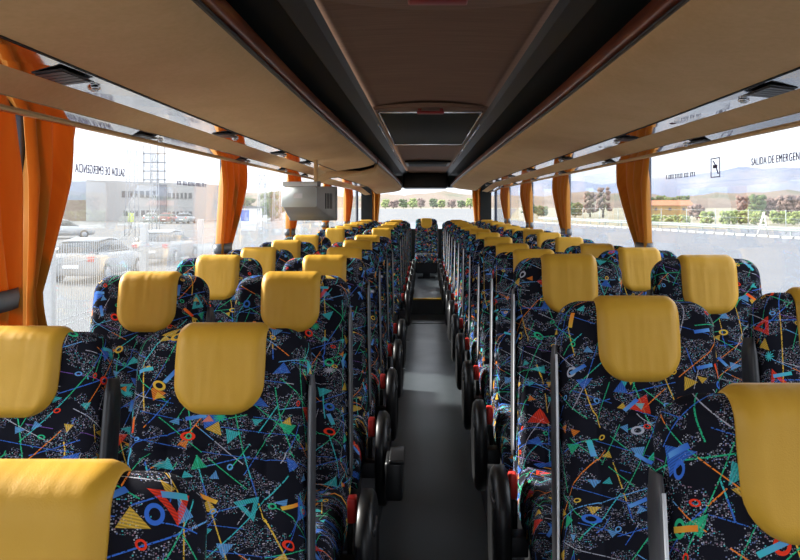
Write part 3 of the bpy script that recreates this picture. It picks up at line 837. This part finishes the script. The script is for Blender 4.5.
# guard rail and kerb
WHITEP = plain('galvanised_rail', (.30,.34,.33), .5, .2)
KERB = plain('pale_kerb_stone', (.36,.355,.34), .8, var=.2, scale=2)
p0 = Vector((33.5, 48, GZ)); p1 = Vector((17.5, 112, GZ)); dv = (p1-p0).normalized(); nv = Vector((dv.y, -dv.x, 0))
g = empty('guard_rail', p0, 'pale metal guard rail along the far side of the road', 'guard rail')
L = (p1-p0).length
m = MB()
for zc in (.50, .68): m.loft([[Vector((0,0,0))+dv*t+nv*o+Vector((0,0,zc+h)) for o, h in ((0,-.075),(-.06,0),(0,.075),(.02,.075),(.02,-.075))] for t in (0, L)], True, True, False)
m.build('beam', WHITEP, g)
for k in range(int(L/4)):
    c = dv*(k*4+1)+nv*.1; MB().box(c.x-.05, c.x+.05, c.y-.05, c.y+.05, 0, .72).build('post', WHITEP, g)
m = MB()
for k in range(int(L/1.4)):
    c = dv*(k*1.4) - nv*2.4
    q0, q1 = c, c+dv*1.15
    m.loft([[q+nv*o+Vector((0,0,h)) for o, h in ((-.15,0),(-.13,.16),(.15,.18),(.15,0))] for q in (q0, q1)], True, True, False)
o = m.build('kerb', KERB); o.location = p0; tag(o, 'row of pale kerb stones along the far road edge', 'kerb')
# wire fence posts behind the guard rail
f = empty('wire_fence', p0+nv*3, 'thin posted wire fence behind the guard rail', 'fence')
for k in range(int(L/5)):
    c = dv*(k*5+2); MB().tube([(c.x,c.y,0),(c.x,c.y,2.2)], .04, 6).build('post', WHITEP, f)
m = MB()
for z in (.7, 1.4, 2.1): m.tube([Vector((0,0,z)), dv*L+Vector((0,0,z))], .012, 4)
m.build('wire', WHITEP, f)
a = empty('trestle', (29.5, 63.5, GZ), 'white A-shaped trestle beside the guard rail', 'trestle')
MB().tube([(-.55,0,0),(0,0,2.0)], .06, 6).build('leg', STICK, a); MB().tube([(.6,.5,0),(0,0,2.0)], .06, 6).build('leg', STICK, a); MB().tube([(-.25,0,.9),(.3,.25,.9)], .04, 6).build('crossbar', STICK, a)
# yellow farm building
YWALL = plain('ochre_render', (.38,.25,.09), .9); TILE = plain('terracotta_tiles', (.38,.14,.06), .8, var=.2, scale=3); DARKW = plain('dark_opening', (.06,.06,.07), .4)
fb = empty('farm_building', (59.5, 180, GZ), 'long low ochre farm building with terracotta roof', 'building')
MB().box(-5.6,5.6,-3,3,0,2.5).build('wall', YWALL, fb)
MB().loft([[(-5.9,-3.4,2.45),(-5.9,0,3.7),(-5.9,3.4,2.45)],[(5.9,-3.4,2.45),(5.9,0,3.7),(5.9,3.4,2.45)]], True, True, False).build('roof', TILE, fb)
for x in (-3.4, 0, 3.4): MB().box(x-.35, x+.35, -3.05, -2.98, 1.2, 1.9).build('window', DARKW, fb)
# trees and shrubs
def leaf_mat(name, a, b):
    g = N(name); o = g.obj(); g.bsdf(g.ramp(g.noise(3, 4, o), [(.35,a),(.65,b)]), .9, 0, .2); return g.m
GREEN1 = leaf_mat('dark_green_leaves', (.045,.075,.025), (.10,.14,.05)); GREEN2 = leaf_mat('spring_green_leaves', (.14,.19,.05), (.26,.30,.10)); RUST = leaf_mat('bare_reddish_twigs', (.14,.09,.08), (.24,.17,.14))
BARK = plain('bark', (.12,.09,.07), .9)
def tree(x, y, h, w, mat, label, cat='tree', trunk=.3, n=16):
    t = empty('shrub' if cat == 'shrub' else 'tree', (x, y, GZ), label, cat, 'trees and shrubs beyond the road')
    m = MB()
    for k in range(n*5):
        a = random.uniform(0, 2*PI); r = w*.5*math.sqrt(random.random())*.75; z = lerp(h*trunk, h*.85, random.random())
        s = random.uniform(.18, .30)*min(w, h)*(1.1-.5*abs(z/h-.5))
        m.ball((r*math.cos(a), r*math.sin(a), z), s*.5, 1, .35, (1.1, 1.1, 1.0))
    m.build('foliage', mat, t)
    MB().tube([(0,0,0),(w*.02,0,h*.35),(0,0,h*.7)], [h*.035, h*.03, h*.012], 7).build('trunk', BARK, t)
for k, px in enumerate((648, 660, 671, 683)):
    d = 200+5*(k % 2); tree((px-424.5)*d/730, d, 5.2+.5*(k % 2), 4.2, GREEN1, ['dark green tree behind the left end of the ochre building','dark green tree behind the ochre building, second from its left end','dark green tree behind the ochre building, third from its left end','dark green tree behind the right end of the ochre building'][k], 'tree', .25)
for k, (px, hh) in enumerate(((697, 3.2), (745, 5.0), (757, 5.4), (770, 4.6), (787, 5.2), (800, 5.0))):
    d = 128+4*(k % 2); tree((px-424.5)*d/730, d, hh*.93, 3.4, RUST if k != 2 else GREEN1, ['reddish bare bush right of the ochre building','bare reddish tree in front of the hill, leftmost of the right group','dark green tree among the bare reddish trees','bare reddish tree just right of the dark green one','bare reddish tree near the right picture edge','bare reddish tree at the very right picture edge'][k], 'tree', .2)
for k, (px, hh) in enumerate(((654, 1.5), (668, 1.4), (682, 1.5), (708, 1.9), (728, 2.0), (741, 2.1), (756, 2.0), (778, 2.0), (793, 1.9))):
    d = 96+3*(k % 2); tree((px-424.5)*d/730, d, hh, 2.6, GREEN2, 'light green roadside shrub behind the guard rail, %s from the left' % ORD[k].replace('nearest', 'first'), 'shrub', .1, 12)
for k, px in enumerate((386, 394, 403, 413, 421, 433, 441, 452, 462, 470)):
    d = 480; tree((px-424.5)*d/730, d+random.uniform(-10,10), random.uniform(5.5,8), random.uniform(6.5,7.2), (GREEN2, RUST, GREEN1)[k % 3], 'tree seen through the rear window, %s from the left' % ORD[k].replace('nearest', 'first'), 'tree', .2, 10)
for k, (px, hh) in enumerate(((528, 3.2), (541, 2.6), (575, 3.4), (590, 6.), (603, 7.0))):
    d = 150+6*(k % 2); tree((px-424.5)*d/730, d, hh, 3.6, RUST if k > 2 else GREEN1, 'dark distant tree seen between the right curtains, %s from the left' % ORD[k].replace('nearest', 'first'), 'tree', .2, 12)

# left side: fence, cars, building, masts
WFEN = plain('white_painted_steel', (.46,.47,.48), .5, var=.03)
fe = empty('mesh_fence', (-3.8, 7, GZ), 'white mesh fence with thick square posts outside the left windows', 'fence')
ys_ = [4.9, 7.4, 9.9, 12.4, 14.9, 17.4, 19.9, 22.4]
for y in ys_: MB().rbox(-.045,.045, y-7-.045, y-7+.045, 0, 2.42, .008).build('post', WFEN, fe)
for a_, b_ in zip(ys_[:-1], ys_[1:]):
    m = MB(); n_ = int((b_-a_-.1)/.055)
    for k in range(n_):
        y = a_-7+.07+k*.055; m.box(-.003,.003, y-.003, y+.003, .1, 2.25)
    for z in (.15, .75, .81, 1.4, 1.46, 2.05, 2.11): m.box(-.006,.0, a_-7+.045, b_-7-.045, z-.003, z+.003)
    m.build('mesh_panel', WFEN, fe)
def paint(name, c): return plain(name, c, .25, 0, .6, var=.01)
CARW = paint('white_car_paint', (.30,.305,.31)); CARR = paint('red_car_paint', (.20,.04,.04)); CARG = paint('silver_car_paint', (.3,.31,.33))
CGLASS = plain('dark_car_glass', (.03,.035,.04), .1); TYRE = plain('tyre_rubber', (.02,.02,.02), .8); TAIL = plain('tail_lamp_red', (.6,.03,.03), .3)
def car(x, y, rz, mat, label, detail=True):
    c = empty('car', (x, y, GZ), label, 'car', 'cars parked on the left', rz)
    # heading +Y, rear at -Y
    st = [(-2.15,.45,.80,.72),(-2.10,.30,1.0,.80),(-1.6,.22,1.02,.87),(-.6,.22,.98,.89),(.7,.22,.95,.89),(1.5,.22,.88,.87),(2.0,.26,.74,.80),(2.15,.38,.60,.66)]
    def sec(y, z0, z1, w):
        return [(-w*.94,y,z0),(w*.94,y,z0),(w,y,lerp(z0,z1,.35)),(w*.98,y,lerp(z0,z1,.8)),(w*.90,y,z1),(0,y,z1+.02),(-w*.90,y,z1),(-w*.98,y,lerp(z0,z1,.8)),(-w,y,lerp(z0,z1,.35))]
    MB().loft([sec(*q) for q in st]).build('body', mat, c)
    cb = [(-1.95,1.0,1.03,.74),(-1.55,1.0,1.40,.66),(-.6,.97,1.48,.64),(.25,.95,1.42,.64),(1.0,.92,.96,.74)]
    MB().loft([[(-w-.06,y,z0),(w+.06,y,z0),(w,y,lerp(z0,z1,.85)),(w*.8,y,z1),(-w*.8,y,z1),(-w,y,lerp(z0,z1,.85))] for y, z0, z1, w in cb]).build('cabin', CGLASS, c)
    MB().loft([[(-w*.98,y,z1-.02),(w*.98,y,z1-.02),(w*.84,y,z1+.025),(-w*.84,y,z1+.025)] for y, z0, z1, w in cb[1:4]]).build('roof', mat, c)
    for yy in (-1.35, 1.35):
        for s in (-1, 1):
            w = MB().disc((s*.80, yy, .32), (1,0,0), .32, .2, 24, .03).build('wheel', TYRE, c)
            MB().disc((s*.90, yy, .32), (1,0,0), .2, .02, 16, .004).build('hubcap', CARG, w)
    for s in (-1, 1): MB().rbox(min(s*.55,s*.78), max(s*.55,s*.78), -2.17, -2.02, .74, .92, .02).build('tail_light', TAIL, c)
    MB().rbox(-.26,.26,-2.19,-2.13,.52,.63,.01).build('number_plate', STICK, c)
    return c
car(-11.85, 26.6, 0, CARW, 'white car parked with its back towards the coach, nearest on the left')
car(-12.1, 34.3, 0, CARW, 'white car parked in front of the nearest white car on the left')
car(-28.6, 58, math.radians(-60), CARW, 'small white car farther off, beside the nearest left curtain')
for k, (px, mt, nm) in enumerate(((154, CARW, 'white car parked before the pale building, left of the red one'), (169, CARR, 'dark red car parked before the pale building'), (186, CARW, 'white car parked before the pale building, right of the red one'))):
    car((px-424.5)*104/730, 104, 0, mt, nm)
# building
PALEW = plain('pale_building_panel', (.33,.325,.32), .8, var=.03, scale=.5); BLUEG = plain('blue_grey_panel', (.22,.26,.33), .6); BRICK = plain('brown_brick', (.20,.13,.09), .9); DKTOW = plain('slate_tower', (.06,.07,.10), .6); WIN = plain('dark_window_band', (.03,.035,.045), .3)
bd = empty('office_building', (-44, 118, GZ), 'pale two-storey office building with dark stair tower beyond the car park', 'building')
D = 118/730
X_ = lambda px: (px-424.5)*D+44
Z_ = lambda py: EYE-(py-204.5)*D-GZ
MB().add([(X_(86),0,0),(X_(206),0,0),(X_(206),14,0),(X_(86),14,0),(X_(86),0,Z_(180)),(X_(206),0,Z_(184)),(X_(206),14,Z_(184)),(X_(86),14,Z_(180))],
         [(0,3,2,1),(4,5,6,7),(0,1,5,4),(1,2,6,5),(2,3,7,6),(3,0,4,7)]).build('wall', PALEW, bd)
MB().box(X_(50),X_(86),1,14,Z_(200),Z_(181)).build('upper_cladding', BLUEG, bd)
MB().box(X_(50),X_(86),1,14,0,Z_(200)).build('brick_base', BRICK, bd)
MB().box(X_(158),X_(167),-.5,1,0,Z_(184.5)).build('stair_tower', DKTOW, bd)
for (a_, b_, c_, d_) in ((122,157,191,197.5),(168,192,193,198.5),(124,157,210.5,216),(168,192,211.5,215.5)):
    w = MB().box(X_(a_),X_(b_),-.12,.05,Z_(d_),Z_(c_)).build('window', WIN, bd)
    for k in range(1, 6):
        x = lerp(X_(a_), X_(b_), k/6); MB().box(x-.12, x+.12, -.16, -.11, Z_(d_), Z_(c_)).build('mullion', PALEW, w)
def lattice(x, y, h, w, label, grp, array=False):
    t = empty('lattice_mast', (x, y, GZ), label, 'mast', grp)
    m = MB(); n_ = int(h/1.1)
    for sx in (-1, 1):
        for sy in (-1, 1): m.tube([(sx*w,sy*w,0),(sx*w*.6,sy*w*.6,h)], .035, 5)
    for k in range(n_):
        z0, z1 = h*k/n_, h*(k+1)/n_; a0, a1 = w*(1-.4*k/n_), w*(1-.4*(k+1)/n_)
        for sy in (-1, 1): m.tube([(-a0,sy*a0,z0),(a1,sy*a1,z1)], .018, 4); m.tube([(a0,sy*a0,z0),(-a1,sy*a1,z1)], .018, 4)
    m.build('frame', MASTM, t)
    if array:
        q = MB()
        for k in range(4): q.box(-1.0, 1.0, -.05, .05, h-2.6+k*.75-.06, h-2.6+k*.75+.06)
        for xx in (-.9, -.3, .3, .9): q.box(xx-.04, xx+.04, -.05, .05, h-2.9, h+.4)
        q.build('antenna_array', MASTM, t)
    return t
MASTM = plain('weathered_mast_steel', (.28,.30,.34), .6, .2)
GM = 'masts behind the fence'
lattice((132-424.5)*62/730, 62, 8.2, .45, 'tall lattice mast in front of the pale building', GM)
lattice((150-424.5)*62/730, 63, 7.4, .35, 'lattice mast carrying an antenna array, right of the tallest mast', GM, True)
lattice((262-424.5)*70/730, 70, 5.6, .4, 'lattice mast seen right of the second left curtain', GM)
lattice((277-424.5)*70/730, 70, 5.6, .4, 'lattice mast seen just left of the hanging monitor', GM)
HIV = plain('hi_vis_yellow', (.40,.46,.05), .6)
mk = MB().rbox(-.28,.28,-.2,.2,.75,1.75,.08); o = mk.build('marker', HIV); o.location = ((131-424.5)*80/730, 80, GZ)
MBp = MB().tube([(0,0,0),(0,0,.8)], .08, 8).build('post', DARKW, o); tag(o, 'bright yellow-green marker standing by the foot of the tall mast', 'marker')
kb = empty('kiosk', ((246-424.5)*75/730, 75, GZ), 'white kiosk with a blue panel right of the second left curtain', 'kiosk')
MB().box(-1.4,1.4,-1,1,0,2.3).build('wall', STICK, kb); MB().box(-.6,.6,-1.06,-1,1.0,2.1).build('sign_panel', plain('blue_sign', (.06,.16,.55), .5), kb); MB().box(-1.6,1.6,-1.2,1.2,2.3,2.5).build('roof', DKTOW, kb)
tree((272-424.5)*110/730, 110, 5.0, 5, GREEN1, 'dark tree behind the lattice mast left of the monitor', 'tree', .2, 12)
tree((240-424.5)*110/730, 112, 4.0, 4, GREEN1, 'dark tree behind the white kiosk', 'tree', .2, 12)

# ------------------------------------------------------------------ sky and sun
w = bpy.data.worlds.new('sky'); scn.world = w; w.use_nodes = True
nt = w.node_tree; nt.nodes.clear()
out = nt.nodes.new('ShaderNodeOutputWorld'); bg = nt.nodes.new('ShaderNodeBackground'); nt.links.new(bg.outputs[0], out.inputs[0])
tc = nt.nodes.new('ShaderNodeTexCoord')
sp = nt.nodes.new('ShaderNodeSeparateXYZ'); nt.links.new(tc.outputs['Generated'], sp.inputs[0])
rp = nt.nodes.new('ShaderNodeValToRGB'); nt.links.new(sp.outputs[2], rp.inputs[0])
cr = rp.color_ramp; cr.elements[0].position = .0; cr.elements[0].color = (.36,.39,.45,1); cr.elements[1].position = .5; cr.elements[1].color = (.95,1.0,1.10,1)
e = cr.elements.new(.07); e.color = (.40,.43,.49,1)
e = cr.elements.new(.22); e.color = (.85,.90,1.0,1)
nz = nt.nodes.new('ShaderNodeTexNoise'); nz.inputs['Scale'].default_value = 3.2; nz.inputs['Detail'].default_value = 6
mpn = nt.nodes.new('ShaderNodeMapping'); mpn.inputs['Scale'].default_value = (1,1,2.5); nt.links.new(tc.outputs['Generated'], mpn.inputs[0]); nt.links.new(mpn.outputs[0], nz.inputs[0])
cl = nt.nodes.new('ShaderNodeValToRGB'); nt.links.new(nz.outputs[0], cl.inputs[0]); cl.color_ramp.elements[0].position = .40; cl.color_ramp.elements[1].position = .62
mx = nt.nodes.new('ShaderNodeMix'); mx.data_type = 'RGBA'; clm = nt.nodes.new('ShaderNodeMath'); clm.operation = 'MULTIPLY'; nt.links.new(cl.outputs[0], clm.inputs[0]); clm.inputs[1].default_value = .2; nt.links.new(clm.outputs[0], mx.inputs[0]); nt.links.new(rp.outputs[0], mx.inputs[6]); mx.inputs[7].default_value = (.9,.9,.9,1); mx.blend_type = 'ADD'; mx.clamp_result = False
nt.links.new(mx.outputs[2], bg.inputs[0]); bg.inputs[1].default_value = 1.0
su = bpy.data.lights.new('sun', 'SUN'); su.energy = 4.2; su.angle = math.radians(7); su.color = (1,.95,.87)
so = bpy.data.objects.new('sun', su); COL.objects.link(so); so.rotation_euler = Vector((.8, -.30, -.40)).to_track_quat('-Z', 'Y').to_euler()

# ------------------------------------------------------------------ camera
cam = bpy.data.cameras.new('camera'); co = bpy.data.objects.new('camera', cam); COL.objects.link(co)
co.location = (0, 0, EYE); co.rotation_euler = (PI/2, 0, 0)
cam.sensor_width = 36; cam.lens = 730*36/800; cam.shift_x = -24.5/800; cam.shift_y = -75.5/800
cam.clip_start = .05; cam.clip_end = 6000
scn.camera = co
vs = scn.view_settings; scn.display_settings.display_device = 'sRGB'
vs.view_transform = 'Standard'; vs.look = 'None'; vs.gamma = 1; vs.use_curve_mapping = False
vs.exposure = 1.75
scn.cycles.max_bounces = 12; scn.cycles.diffuse_bounces = 6; scn.cycles.transparent_max_bounces = 16
scn.cycles.use_denoising = True
